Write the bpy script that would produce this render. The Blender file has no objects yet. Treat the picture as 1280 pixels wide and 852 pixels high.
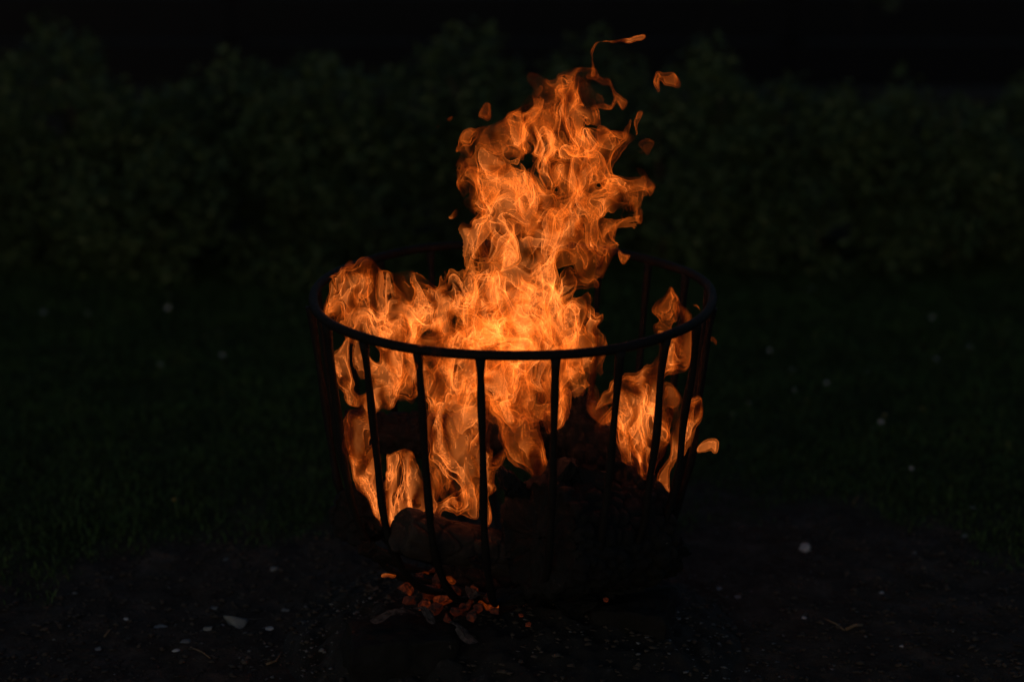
import bpy, bmesh, math, random
import numpy as np
from concurrent.futures import ThreadPoolExecutor
from mathutils import Vector, Matrix

# ------------------------------------------------------------------ camera, world, sun, exposure
SC = bpy.context.scene
COL = SC.collection
RING_Z, RING_R = 0.55, 0.298
CAM_Y, CAM_Z, PITCH, LENS = -3.47, 1.56, math.radians(17.3), 85.0
FPX = LENS / 36.0 * 1280.0
cam_data = bpy.data.cameras.new('camera')
cam_data.lens = LENS
cam_data.sensor_width = 36.0
cam_data.clip_start = 0.05
cam_data.clip_end = 500.0
cam_data.dof.use_dof = True
cam_data.dof.focus_distance = 3.56
cam_data.dof.aperture_fstop = 1.9
cam_data.dof.aperture_blades = 9
cam = bpy.data.objects.new('camera', cam_data)
cam.location = (0, CAM_Y, CAM_Z)
cam.rotation_euler = (math.radians(90) - PITCH, 0, 0)
COL.objects.link(cam)
SC.camera = cam

world = bpy.data.worlds.new('World')
SC.world = world
world.use_nodes = True
wn = world.node_tree
sky = wn.nodes.new('ShaderNodeTexSky')
sky.sky_type = 'NISHITA'
sky.sun_disc = False
SUN_EL, SUN_ROT = math.radians(14.0), math.radians(205.0)
sky.sun_elevation = SUN_EL
sky.sun_rotation = SUN_ROT
wn.links.new(sky.outputs[0], wn.nodes['Background'].inputs[0])
wn.nodes['Background'].inputs[1].default_value = 0.031

SC.view_settings.view_transform = 'Standard'
SC.view_settings.look = 'None'
SC.view_settings.exposure = 0.0
SC.view_settings.gamma = 1.0
SC.view_settings.use_curve_mapping = False
SC.cycles.transparent_max_bounces = 96
SC.cycles.adaptive_threshold = 0.02
SC.cycles.max_bounces = 4
SC.cycles.diffuse_bounces = 2
SC.cycles.sample_clamp_indirect = 2.0

# ------------------------------------------------------------------ helpers
RNG = np.random.default_rng(11)
random.seed(5)


def at(px, py, y):
    """the point of the place seen at a pixel of the 1280x852 photograph, at depth y"""
    dx, dz = (px - 640.0) / FPX, -(py - 426.0) / FPX
    c, s = math.cos(PITCH), math.sin(PITCH)
    d = (dx, c + dz * s, -s + dz * c)
    t = (y - CAM_Y) / d[1]
    return Vector((d[0] * t, y, CAM_Z + d[2] * t))


def ground_at(px, py, z=0.0):
    dx, dz = (px - 640.0) / FPX, -(py - 426.0) / FPX
    c, s = math.cos(PITCH), math.sin(PITCH)
    d = (dx, c + dz * s, -s + dz * c)
    t = (z - CAM_Z) / d[2]
    return Vector((d[0] * t, CAM_Y + d[1] * t, z))


def tag(o, label=None, cat=None, group=None, kind=None):
    if label: o['label'] = label
    if cat: o['category'] = cat
    if group: o['group'] = group
    if kind: o['kind'] = kind
    return o


def empty(name, loc=(0, 0, 0), label=None, cat=None, group=None):
    o = bpy.data.objects.new(name, None)
    o.location = loc
    COL.objects.link(o)
    return tag(o, label, cat, group)


def link(name, me, mat=None, parent=None, smooth=True):
    o = bpy.data.objects.new(name, me)
    if mat is not None and not me.materials: me.materials.append(mat)
    COL.objects.link(o)
    if parent is not None:
        o.parent = parent
        o.matrix_parent_inverse = Matrix.Translation(-parent.location)
    if smooth and len(me.polygons):
        me.polygons.foreach_set('use_smooth', np.ones(len(me.polygons), dtype=bool))
    return o


def np_mesh(name, V, F):
    V = np.asarray(V, dtype=np.float32)
    F = np.asarray(F, dtype=np.int32)
    me = bpy.data.meshes.new(name)
    n = F.shape[1]
    me.vertices.add(len(V)); me.vertices.foreach_set('co', V.ravel())
    me.loops.add(F.size); me.loops.foreach_set('vertex_index', F.ravel())
    me.polygons.add(len(F)); me.polygons.foreach_set('loop_start', np.arange(0, F.size, n, dtype=np.int32))
    me.update(calc_edges=True)
    return me


# ---- vectorised gradient noise
_P = np.random.default_rng(3).permutation(256).astype(np.int32)
_P = np.concatenate([_P, _P, _P])
_G = np.random.default_rng(4).normal(size=(256, 3)).astype(np.float32)
_G /= np.linalg.norm(_G, axis=1, keepdims=True)


_GX, _GY, _GZ = (np.ascontiguousarray(_G[:, i]) * 1.5 for i in range(3))


def pnoise(x, y, z):
    fx, fy, fz = np.floor(x), np.floor(y), np.floor(z)
    xf, yf, zf = x - fx, y - fy, z - fz
    xi, yi, zi = fx.astype(np.int32) & 255, fy.astype(np.int32) & 255, fz.astype(np.int32) & 255
    u = xf * xf * xf * (xf * (xf * 6 - 15) + 10)
    v = yf * yf * yf * (yf * (yf * 6 - 15) + 10)
    w = zf * zf * zf * (zf * (zf * 6 - 15) + 10)
    lx = []
    for dx in (0, 1):
        a = _P[xi + dx] + yi
        ly = []
        for dy in (0, 1):
            b = _P[a + dy] + zi
            lz = []
            for dz in (0, 1):
                g = _P[b + dz]
                lz.append(_GX[g] * (xf - dx) + _GY[g] * (yf - dy) + _GZ[g] * (zf - dz))
            ly.append(lz[0] + w * (lz[1] - lz[0]))
        lx.append(ly[0] + v * (ly[1] - ly[0]))
    return lx[0] + u * (lx[1] - lx[0])


def in_threads(fn, *arrs, chunk=60000):
    """fn over slices of equally long arrays, on all cores; returns the joined results"""
    n = len(arrs[0])
    parts = [tuple(a[i:i + chunk] for a in arrs) for i in range(0, n, chunk)]
    with ThreadPoolExecutor(8) as ex:
        res = list(ex.map(lambda p: fn(*p), parts))
    return [np.concatenate([r[k] for r in res]) for k in range(len(res[0]))]


def fbm(x, y, z, octv=3, gain=0.5):
    r, a = 0, 1.0
    for i in range(octv):
        r = r + a * pnoise(x + 17.3 * i, y - 9.1 * i, z + 4.7 * i)
        x, y, z, a = x * 2.03, y * 2.03, z * 2.03, a * gain
    return r


# ---- material helpers
def new_mat(name):
    m = bpy.data.materials.new(name)
    m.use_nodes = True
    nt = m.node_tree
    return m, nt, nt.nodes['Principled BSDF']


def ramp(nt, fac, stops):
    r = nt.nodes.new('ShaderNodeValToRGB')
    el = r.color_ramp.elements
    while len(el) < len(stops): el.new(0.5)
    for e, (p, c) in zip(el, stops):
        e.position = p; e.color = (*c, 1)
    nt.links.new(fac, r.inputs[0])
    return r.outputs[0]


def noise_node(nt, scale, detail=4, rough=0.6, vec=None, dist=0.0):
    n = nt.nodes.new('ShaderNodeTexNoise')
    n.inputs['Scale'].default_value = scale
    n.inputs['Detail'].default_value = detail
    n.inputs['Roughness'].default_value = rough
    n.inputs['Distortion'].default_value = dist
    if vec is not None: nt.links.new(vec, n.inputs['Vector'])
    return n


def obj_coords(nt, scale=None):
    t = nt.nodes.new('ShaderNodeTexCoord')
    if scale is None: return t.outputs['Object']
    mp = nt.nodes.new('ShaderNodeMapping')
    mp.inputs['Scale'].default_value = scale
    nt.links.new(t.outputs['Object'], mp.inputs[0])
    return mp.outputs[0]


def bump(nt, height, bsdf, strength=0.5, dist=0.01):
    b = nt.nodes.new('ShaderNodeBump')
    b.inputs['Strength'].default_value = strength
    b.inputs['Distance'].default_value = dist
    nt.links.new(height, b.inputs['Height'])
    nt.links.new(b.outputs[0], bsdf.inputs['Normal'])


def simple_mat(name, c0, c1, scale=20, rough=0.9, bstr=0.4, bdist=0.004, spec=0.3, metal=0.0, stretch=None):
    m, nt, b = new_mat(name)
    n = noise_node(nt, scale, 6, 0.65, obj_coords(nt, stretch))
    nt.links.new(ramp(nt, n.outputs[0], [(0.3, c0), (0.7, c1)]), b.inputs['Base Color'])
    b.inputs['Roughness'].default_value = rough
    b.inputs['Specular IOR Level'].default_value = spec
    b.inputs['Metallic'].default_value = metal
    n2 = noise_node(nt, scale * 3, 6, 0.7, obj_coords(nt, stretch))
    bump(nt, n2.outputs[0], b, bstr, bdist)
    return m


MAT = {}
MAT['iron'] = simple_mat('sooty_iron', (0.003, 0.003, 0.003), (0.010, 0.008, 0.008), 40, 0.65, 0.7, 0.004, 0.18, 0.0)


def flame_material():
    """a thin glowing sheet of burning gas: it adds light and hides nothing; seen edge-on one looks through more of it"""
    m = bpy.data.materials.new('flame_gas')
    m.use_nodes = True
    nt = m.node_tree
    nt.nodes.clear()
    N = nt.nodes.new
    out = N('ShaderNodeOutputMaterial')
    add = N('ShaderNodeAddShader')
    tr = N('ShaderNodeBsdfTransparent')
    em = N('ShaderNodeEmission')
    geo = N('ShaderNodeNewGeometry')
    dot = N('ShaderNodeVectorMath'); dot.operation = 'DOT_PRODUCT'
    nt.links.new(geo.outputs['Normal'], dot.inputs[0])
    nt.links.new(geo.outputs['Incoming'], dot.inputs[1])

    def math_(op, a, b=None, clamp=False):
        n = N('ShaderNodeMath'); n.operation = op; n.use_clamp = clamp
        for i, v in enumerate((a, b)):
            if v is None: continue
            if isinstance(v, (int, float)): n.inputs[i].default_value = v
            else: nt.links.new(v, n.inputs[i])
        return n.outputs[0]
    c = math_('ABSOLUTE', dot.outputs['Value'])
    thick = math_('DIVIDE', 1.0, math_('POWER', math_('ADD', c, 0.05), 1.3))          # path through the sheet
    soft = math_('DIVIDE', c, 0.15, True)                          # the rounded limb of a sheet of finite thickness
    at_ = N('ShaderNodeAttribute'); at_.attribute_name = 'glow'
    s = math_('MULTIPLY', math_('MULTIPLY', thick, soft), at_.outputs['Fac'])
    nt.links.new(math_('MULTIPLY', s, FLAME_GAIN), em.inputs['Strength'])
    nt.links.new(ramp(nt, at_.outputs['Fac'], [(0.08, (1.0, 0.105, 0.005)), (0.45, (1.0, 0.158, 0.012)), (0.85, (1.0, 0.200, 0.024)), (1.0, (1.0, 0.235, 0.042))]), em.inputs['Color'])
    nt.links.new(tr.outputs[0], add.inputs[0])
    nt.links.new(em.outputs[0], add.inputs[1])
    nt.links.new(add.outputs[0], out.inputs[0])
    m.cycles.emission_sampling = 'NONE'
    return m


FLAME_GAIN = 0.064
MAT['flame'] = flame_material()


# ------------------------------------------------------------------ flames: iso-sheets of a turbulent mixture field
def surface_nets(S, lo, h, keep=None):
    inside = S > 0
    nx, ny, nz = S.shape
    cnt = np.zeros((nx - 1, ny - 1, nz - 1), np.int8)
    for i in (0, 1):
        for j in (0, 1):
            for k in (0, 1):
                cnt += inside[i:nx - 1 + i, j:ny - 1 + j, k:nz - 1 + k]
    act = (cnt > 0) & (cnt < 8)
    if keep is not None: act &= keep[:-1, :-1, :-1]
    idx = np.full(act.shape, -1, np.int64)
    cells = np.argwhere(act)
    if len(cells) == 0: return None, None
    idx[act] = np.arange(len(cells))
    acc = np.zeros((len(cells), 3), np.float32); num = np.zeros(len(cells), np.float32)
    cx, cy, cz = cells.T
    for ax in range(3):
        for a in (0, 1):
            for b in (0, 1):
                o0 = [0, 0, 0]; oth = [q for q in range(3) if q != ax]
                o0[oth[0]] = a; o0[oth[1]] = b
                o1 = list(o0); o1[ax] = 1
                s0 = S[cx + o0[0], cy + o0[1], cz + o0[2]]
                s1 = S[cx + o1[0], cy + o1[1], cz + o1[2]]
                cr = (s0 > 0) != (s1 > 0)
                t = np.where(cr, s0 / np.where(cr, s0 - s1, 1), 0)
                p = np.empty((len(cells), 3), np.float32)
                for q in range(3): p[:, q] = o0[q]
                p[:, ax] = t
                acc += p * cr[:, None]; num += cr
    V = (cells + acc / num[:, None]) * h + np.asarray(lo)
    quads = []
    for ax in range(3):
        sl0 = [slice(None)] * 3; sl1 = [slice(None)] * 3
        sl0[ax] = slice(0, -1); sl1[ax] = slice(1, None)
        cr = inside[tuple(sl0)] != inside[tuple(sl1)]
        e = np.argwhere(cr)
        o = [q for q in range(3) if q != ax]
        ok = (e[:, o[0]] > 0) & (e[:, o[1]] > 0)
        lim = act.shape
        ok &= (e[:, o[0]] < lim[o[0]]) & (e[:, o[1]] < lim[o[1]]) & (e[:, ax] < lim[ax])
        e = e[ok]
        if len(e) == 0: continue
        c = []
        for da, db in ((-1, -1), (0, -1), (0, 0), (-1, 0)):
            f = e.copy(); f[:, o[0]] += da; f[:, o[1]] += db
            c.append(idx[f[:, 0], f[:, 1], f[:, 2]])
        q = np.stack(c, 1)
        quads.append(q[(q >= 0).all(1)])
    Q = np.concatenate(quads)
    return V, Q


CORE = at(655, 375, 0.0)


def flame(name, chains, parent=None, h=0.0026, y=0.0, seed=0.0, warp=1.0, amp=0.5, levels=(0.03, 0.24, 0.55), curtains=1, gain=1.0, pad=0.03, depth=0.8, holes=(), fine=1.0, floor=0.05, curl=1.0, fade_low=None):
    """chains: lists of (px, py, radius in px, depth y) in the photograph; the field is warped by turbulence and cut into sheets"""
    segs = []
    pts = []
    for ch in chains:
        w = []
        for q in ch:
            yy = q[3] if len(q) > 3 else y
            p = at(q[0], q[1], yy)
            r = q[2] * (yy - CAM_Y) / FPX / math.cos(0.1)
            w.append((p, r)); pts.append((p, r))
        if len(w) == 1: w = w + [(w[0][0] + Vector((0, 0, 0.001)), w[0][1])]
        segs += list(zip(w[:-1], w[1:]))
    gaps = [(at(q[0], q[1], y), q[2] * (y - CAM_Y) / FPX, q[3] if len(q) > 3 else 1.5) for q in holes]
    lo = [min(p[i] - r for p, r in pts) - pad for i in range(3)]
    hi = [max(p[i] + r for p, r in pts) + pad for i in range(3)]
    ax = [np.arange(lo[i], hi[i], h, dtype=np.float32) for i in range(3)]
    X, Y, Z = np.meshgrid(*ax, indexing='ij')
    shp = X.shape

    def envelope(x, yy, z):
        e = np.full(x.shape, -9.0, np.float32)
        for (p0, r0), (p1, r1) in segs:
            d = p1 - p0
            L2 = max(d.x * d.x + d.y * d.y + d.z * d.z, 1e-9)
            t = np.clip(((x - p0.x) * d.x + (yy - p0.y) * d.y + (z - p0.z) * d.z) / L2, 0, 1)
            r = r0 + (r1 - r0) * t
            dd = np.sqrt((x - p0.x - t * d.x) ** 2 + ((yy - p0.y - t * d.y) / depth) ** 2 + (z - p0.z - t * d.z) ** 2)
            v = 1 - dd / r
            k = 0.15
            hh = np.clip(0.5 + 0.5 * (v - e) / k, 0, 1)
            e = np.where(e < -8, v, e + (v - e) * hh + k * hh * (1 - hh))
        for p, r, st in gaps:
            dd = ((x - p.x) ** 2 + (z - p.z) ** 2) / (r * r)
            e = e - st * np.exp(-dd)
        return e
    rough = in_threads(lambda a, b, c: (envelope(a, b, c),), X.ravel(), Y.ravel(), Z.ravel())[0].reshape(shp)
    m = rough > -0.95
    x0, y0, z0_ = X[m], Y[m], Z[m]

    def mixture(x, yy, z):
        hx, hy, hz = x, yy, z
        # turbulence: back-trace through scales of eddies, stretched upwards
        for f, a, st in ((7.0, 0.012, 0.7), (15.0, 0.023, 0.6), (33.0, 0.0115, 0.5), (72.0, 0.0024, 0.5)):
            s = seed * 1.7 + f
            f, a = f * fine, a / fine ** 0.6
            qx, qy, qz = x * f, yy * f, z * (f * min(st * curl, 0.95))
            a *= warp
            dx = pnoise(qx + s, qy + 3.1, qz + 7.7)
            dy = pnoise(qx - 5.2, qy + s, qz + 1.3)
            dz = pnoise(qx + 2.9, qy - 8.8, qz + s)
            x, yy, z = x + a * dx, yy + a * dy, z + a * 1.5 * dz
        e = envelope(x, yy, z)
        e = np.where(e > 0, 0.6 * np.tanh(e / 0.6), e)
        u = fine
        am = amp * (1.0 + 0.6 * np.clip((hz - 0.60) / 0.22, 0, 1))
        n1 = 0.5 - 2.5 * np.abs(pnoise(x * 15 * u + seed, yy * 15 * u, z * 7.5 * u * curl - seed)) + 0.25 * pnoise(x * 34 * u, yy * 34 * u + seed, z * 16 * u * curl)
        G = fbm(x * 13 * u - seed, yy * 13 * u + 31.0, z * 5.5 * u * curl + seed, 2, 0.4)
        streak = np.clip(0.38 + 1.7 * fbm(x * 27 * u + 5.5, yy * 27 * u - seed, z * 6.5 * u * curl ** 1.5 + 2.2, 2, 0.5), 0.0, 1.0)
        streak = streak * streak * (3 - 2 * streak)
        heat = 0.85 + 0.5 * pnoise(hx * 9 + seed, hy * 9, hz * 7) - 0.30 * np.clip((hz - 0.66) / 0.25, 0, 1)
        heat = heat + 0.2 * np.exp(-((hx - CORE.x) ** 2 + (hz - CORE.z) ** 2) / 0.0065)
        return e, n1 * am, G, np.clip(heat, 0.3, 1.6) * (floor + 1.2 * streak)
    e, n1, G, heat = in_threads(mixture, x0, y0, z0_)
    F = np.full(shp, -1.0, np.float32); F[m] = e + n1 - 3.0 * np.clip(-0.55 + (0.33 if amp > 0.9 else 0.0) * np.clip((z0_ - 0.74) / 0.12, 0, 1) - rough[m], 0, 1)
    env = np.full(shp, -1.0, np.float32); env[m] = e
    glow = np.zeros(shp, np.float32)
    gl = heat
    if fade_low is not None:
        z0 = fade_low
        gl = gl * np.clip((z0_ - z0) / 0.03, 0, 1)
    glow[m] = gl * gain
    Vs, Qs, Gs = [], [], []
    nv = 0

    def add(V, Q, att):
        nonlocal nv
        Vs.append(V); Qs.append(Q + nv); Gs.append(att); nv += len(V)
    for i, lv in enumerate(levels):
        V, Q = surface_nets(F - lv, lo, h)
        if V is None: continue
        ci = np.clip(((V - np.asarray(lo)) / h).round().astype(int), 0, np.array(shp) - 1)
        add(V, Q, glow[ci[:, 0], ci[:, 1], ci[:, 2]] * ((0.5, 1.0, 1.2)[i] if len(levels) == 3 else (0.65, 1.1)[i]))
    if curtains:
        for c in range(curtains):
            S = np.full(shp, -1.0, np.float32); S[m] = G + (0.0, 0.28, -0.28)[c]
            V, Q = surface_nets(S, lo, h, F > 0.02)
            if V is None: continue
            ci = np.clip(((V - np.asarray(lo)) / h).round().astype(int), 0, np.array(shp) - 1)
            fd = np.clip((F[ci[:, 0], ci[:, 1], ci[:, 2]] - 0.02) / 0.35, 0, 1)
            add(V, Q, glow[ci[:, 0], ci[:, 1], ci[:, 2]] * fd)
    V, Q, A = np.concatenate(Vs), np.concatenate(Qs), np.concatenate(Gs)
    a0, b0 = Q.ravel(), np.roll(Q, -1, 1).ravel()
    cnt = (np.bincount(a0, minlength=len(V)) + np.bincount(b0, minlength=len(V)))
    for it in range(3):
        nb = np.stack([np.bincount(a0, V[b0, q], len(V)) + np.bincount(b0, V[a0, q], len(V)) for q in range(3)], 1) / np.maximum(cnt, 1)[:, None]
        V = np.where(cnt[:, None] > 0, 0.45 * V + 0.55 * nb, V)
        na = (np.bincount(a0, A[b0], len(V)) + np.bincount(b0, A[a0], len(V))) / np.maximum(cnt, 1)
        A = 0.5 * A + 0.5 * na
    me = np_mesh(name, V, Q)
    a = me.attributes.new('glow', 'FLOAT', 'POINT')
    a.data.foreach_set('value', A.astype(np.float32))
    print('flame', name, len(Q))
    return link(name, me, MAT['flame'], parent)



# ------------------------------------------------------------------ ground
def turf_amount(x, y):
    """1 on the lawn, 0 on the bare earth round the fire"""
    edge = 0.50 - 0.62 * np.clip(-x - 0.28, 0, 0.6) - 0.34 * np.clip(x - 0.28, 0, 0.6)
    n = 0.22 * fbm(x * 3.2, y * 3.2, x * 0 + 3.3, 4, 0.6)
    return np.clip((y - edge + n) / 0.24, 0, 1)


def ground_height(x, y):
    return 0.012 * fbm(x * 2.3, y * 2.3, x * 0 + 0.5, 2) + (0.006 * fbm(x * 17, y * 17, x * 0 + 8.5, 3) + 0.0025 * fbm(x * 61, y * 61, x * 0 + 1.5, 2)) * (np.hypot(x, y) < 6)


def make_ground():
    xs = np.concatenate([np.linspace(-150, -2.2, 24)[:-1], np.linspace(-2.2, -1.1, 60)[:-1], np.linspace(-1.1, 1.1, 420), np.linspace(1.1, 2.2, 60)[1:], np.linspace(2.2, 150, 24)[1:]])
    ys = np.concatenate([np.linspace(-30, -0.8, 12)[:-1], np.linspace(-0.8, 0.7, 320)[:-1], np.linspace(0.7, 2.6, 120), np.linspace(2.6, 200, 30)[1:]])
    X, Y = np.meshgrid(xs, ys, indexing='ij')
    x, y = X.ravel(), Y.ravel()
    z = ground_height(x, y)
    i = np.arange(len(x)).reshape(X.shape)
    F = np.stack([i[:-1, :-1], i[1:, :-1], i[1:, 1:], i[:-1, 1:]], -1).reshape(-1, 4)
    me = np_mesh('ground', np.stack([x, y, z], 1), F)
    t = turf_amount(x, y) * (y < 2.35)
    a = me.attributes.new('turf', 'FLOAT', 'POINT'); a.data.foreach_set('value', t.astype(np.float32))
    m, nt, b = new_mat('earth_and_turf')
    co = obj_coords(nt)
    n = noise_node(nt, 14, 8, 0.7, co)
    soil = ramp(nt, n.outputs[0], [(0.3, (0.022, 0.017, 0.015)), (0.52, (0.058, 0.048, 0.042)), (0.75, (0.115, 0.098, 0.088))])
    turf = ramp(nt, n.outputs[0], [(0.3, (0.012, 0.020, 0.007)), (0.7, (0.03, 0.05, 0.016))])
    at_ = nt.nodes.new('ShaderNodeAttribute'); at_.attribute_name = 'turf'
    mix = nt.nodes.new('ShaderNodeMix'); mix.data_type = 'RGBA'
    nt.links.new(at_.outputs['Fac'], mix.inputs[0]); nt.links.new(soil, mix.inputs[6]); nt.links.new(turf, mix.inputs[7])
    nt.links.new(mix.outputs[2], b.inputs['Base Color'])
    b.inputs['Roughness'].default_value = 0.95
    b.inputs['Specular IOR Level'].default_value = 0.15
    n2 = noise_node(nt, 120, 6, 0.75, co)
    bump(nt, n2.outputs[0], b, 1.0, 0.012)
    return tag(link('ground', me, m), kind='structure')


make_ground()

# ------------------------------------------------------------------ grass
def make_grass():
    n = 230000
    x = RNG.uniform(-1.7, 1.7, n); y = RNG.uniform(-0.1, 2.4, n)
    ok = RNG.random(n) < turf_amount(x, y) * (np.abs(x) < 0.35 * (y + 3.9))
    x, y = x[ok], y[ok]; n = len(x)
    z = ground_height(x, y)
    tuft = 0.6 + 0.5 * (0.5 + fbm(x * 5, y * 5, x * 0 + 1.1, 2))
    L = RNG.uniform(0.006, 0.019, n) * tuft
    a = RNG.uniform(0, 2 * math.pi, n); bend = RNG.uniform(0.2, 1.1, n) * L
    w = RNG.uniform(0.0008, 0.0016, n)
    s = RNG.uniform(0, 2 * math.pi, n)
    ux, uy = np.cos(s) * w, np.sin(s) * w
    bx, by = np.cos(a) * bend, np.sin(a) * bend
    P = np.empty((n, 5, 3), np.float32)
    P[:, 0] = np.stack([x - ux, y - uy, z - 0.003], 1); P[:, 1] = np.stack([x + ux, y + uy, z - 0.003], 1)
    P[:, 2] = np.stack([x + ux * .8 + bx * .3, y + uy * .8 + by * .3, z + L * .6], 1)
    P[:, 3] = np.stack([x - ux * .8 + bx * .3, y - uy * .8 + by * .3, z + L * .6], 1)
    P[:, 4] = np.stack([x + bx, y + by, z + L], 1)
    k = (np.arange(n) * 5)[:, None]
    T = np.concatenate([k + [0, 1, 2], k + [0, 2, 3], k + [3, 2, 4]])
    me = np_mesh('grass', P.reshape(-1, 3), T)
    m, nt, b = new_mat('grass_blade')
    nn = noise_node(nt, 6, 4, 0.6, obj_coords(nt))
    nt.links.new(ramp(nt, nn.outputs[0], [(0.3, (0.020, 0.045, 0.012)), (0.6, (0.040, 0.085, 0.022)), (0.8, (0.075, 0.095, 0.03))]), b.inputs['Base Color'])
    b.inputs['Roughness'].default_value = 0.6
    b.inputs['Specular IOR Level'].default_value = 0.25
    return tag(link('grass', me, m), 'short dark lawn grass behind the bare earth', 'grass', kind='stuff')


make_grass()

# ------------------------------------------------------------------ shrubs of the hedge
def leaf_cloud(name, blobs, n, size, mat, parent, seed):
    """leaf-sized faces through the volume of several clumps: blobs are (x, y, z, rx, ry, rz)"""
    r = np.random.default_rng(seed)
    B = np.array(blobs, np.float32)
    vol = B[:, 3] * B[:, 4] * B[:, 5]
    k = r.choice(len(B), n, p=vol / vol.sum())
    d = r.normal(size=(n, 3)); d /= np.linalg.norm(d, axis=1, keepdims=True)
    rad = r.random(n) ** 0.5
    c = B[k, :3] + d * rad[:, None] * B[k, 3:]
    dens = fbm(c[:, 0] * 6, c[:, 1] * 6, c[:, 2] * 6 + seed, 2)
    keep = (dens > -0.3) & (c[:, 2] > 0.02)
    c = c[keep]; n = len(c)
    s = size * r.uniform(0.6, 1.3, n)
    u = r.normal(size=(n, 3)); u[:, 2] *= 0.6; u /= np.linalg.norm(u, axis=1, keepdims=True)
    v = np.cross(u, r.normal(size=(n, 3))); v /= np.linalg.norm(v, axis=1, keepdims=True)
    w = np.cross(u, v)
    su, sv, sw = u * s[:, None], v * (s * 0.36)[:, None], w * (s * 0.12)[:, None]
    P = np.stack([c - su, c - sv + sw, c + su, c + sv + sw], 1).astype(np.float32)
    q = (np.arange(n) * 4)[:, None]
    me = np_mesh(name, P.reshape(-1, 3), np.concatenate([q + [0, 1, 2], q + [0, 2, 3]]))
    o = link(name, me, mat, parent, smooth=False)
    return o


def leaf_mat(name, c0, c1, c2):
    m, nt, b = new_mat(name)
    n = noise_node(nt, 7, 5, 0.65, obj_coords(nt))
    nt.links.new(ramp(nt, n.outputs[0], [(0.3, c0), (0.55, c1), (0.75, c2)]), b.inputs['Base Color'])
    b.inputs['Roughness'].default_value = 0.55
    b.inputs['Specular IOR Level'].default_value = 0.3
    return m


MAT['leaf'] = leaf_mat('hedge_leaf', (0.026, 0.046, 0.017), (0.048, 0.080, 0.030), (0.080, 0.118, 0.048))
MAT['leaf_dim'] = leaf_mat('tree_leaf', (0.015, 0.03, 0.02), (0.028, 0.05, 0.028), (0.045, 0.07, 0.036))
MAT['bark'] = simple_mat('shrub_bark', (0.03, 0.022, 0.016), (0.07, 0.055, 0.04), 30, 0.9)


MAT['dark_bark'] = simple_mat('dark_tree_bark', (0.006, 0.005, 0.005), (0.014, 0.012, 0.011), 30, 0.9)


def tube_vf(pts, radii, seg=10, cap=True):
    pts = [Vector(p) for p in pts]
    V, F = [], []
    up = None
    for i, p in enumerate(pts):
        t = (pts[min(i + 1, len(pts) - 1)] - pts[max(i - 1, 0)]).normalized()
        if up is None:
            up = Vector((0, 0, 1)) if abs(t.z) < 0.9 else Vector((1, 0, 0))
        sx = t.cross(up).normalized(); up = sx.cross(t).normalized()
        r = radii[i] if hasattr(radii, '__len__') else radii
        for j in range(seg):
            a = 2 * math.pi * j / seg
            V.append(p + sx * (math.cos(a) * r) + up * (math.sin(a) * r))
    for i in range(len(pts) - 1):
        for j in range(seg):
            k = (j + 1) % seg
            F.append((i * seg + j, i * seg + k, (i + 1) * seg + k, (i + 1) * seg + j))
    if cap:
        F.append(tuple(range(seg - 1, -1, -1)))
        F.append(tuple((len(pts) - 1) * seg + j for j in range(seg)))
    return V, F


def tube(name, pts, radii, mat, parent=None, seg=10):
    V, F = tube_vf(pts, radii, seg)
    me = bpy.data.meshes.new(name)
    me.from_pydata([tuple(v) for v in V], [], F)
    return link(name, me, mat, parent)


SHRUBS = [  # centre px, top px, half width px, depth, label
    (-70, 60, 130, 2.25, 'shrub cut off by the photo edge at the far left of the hedge'),
    (85, 24, 105, 2.15, 'tall humped shrub with a jagged top at the left end of the hedge'),
    (205, 84, 85, 2.05, 'low dark shrub in the dip between the two taller left hedge humps'),
    (325, 46, 85, 2.2, 'rounded green shrub left of the fire, above the basket rim'),
    (440, 58, 85, 2.1, 'shrub just left of the flame column with a flat top'),
    (580, 20, 100, 2.2, 'tallest shrub of the hedge, right behind the flame column'),
    (735, 44, 90, 2.25, 'shrub hidden behind the top of the flames'),
    (870, 58, 80, 2.1, 'dark shrub to the right of the flame column'),
    (1000, 90, 90, 2.15, 'low even shrub in the middle of the right hedge'),
    (1145, 84, 85, 2.1, 'dim shrub with a small raised tuft at the right of the hedge'),
    (1270, 98, 90, 2.2, 'very dark shrub at the right edge of the photo'),
    (1372, 90, 100, 2.25, 'shrub mostly outside the right edge of the photo'),
    (-270, 60, 120, 2.2, 'shrub outside the photo, next beyond its left edge'),
    (1560, 80, 120, 2.2, 'shrub outside the photo, next beyond its right edge'),
]
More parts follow.
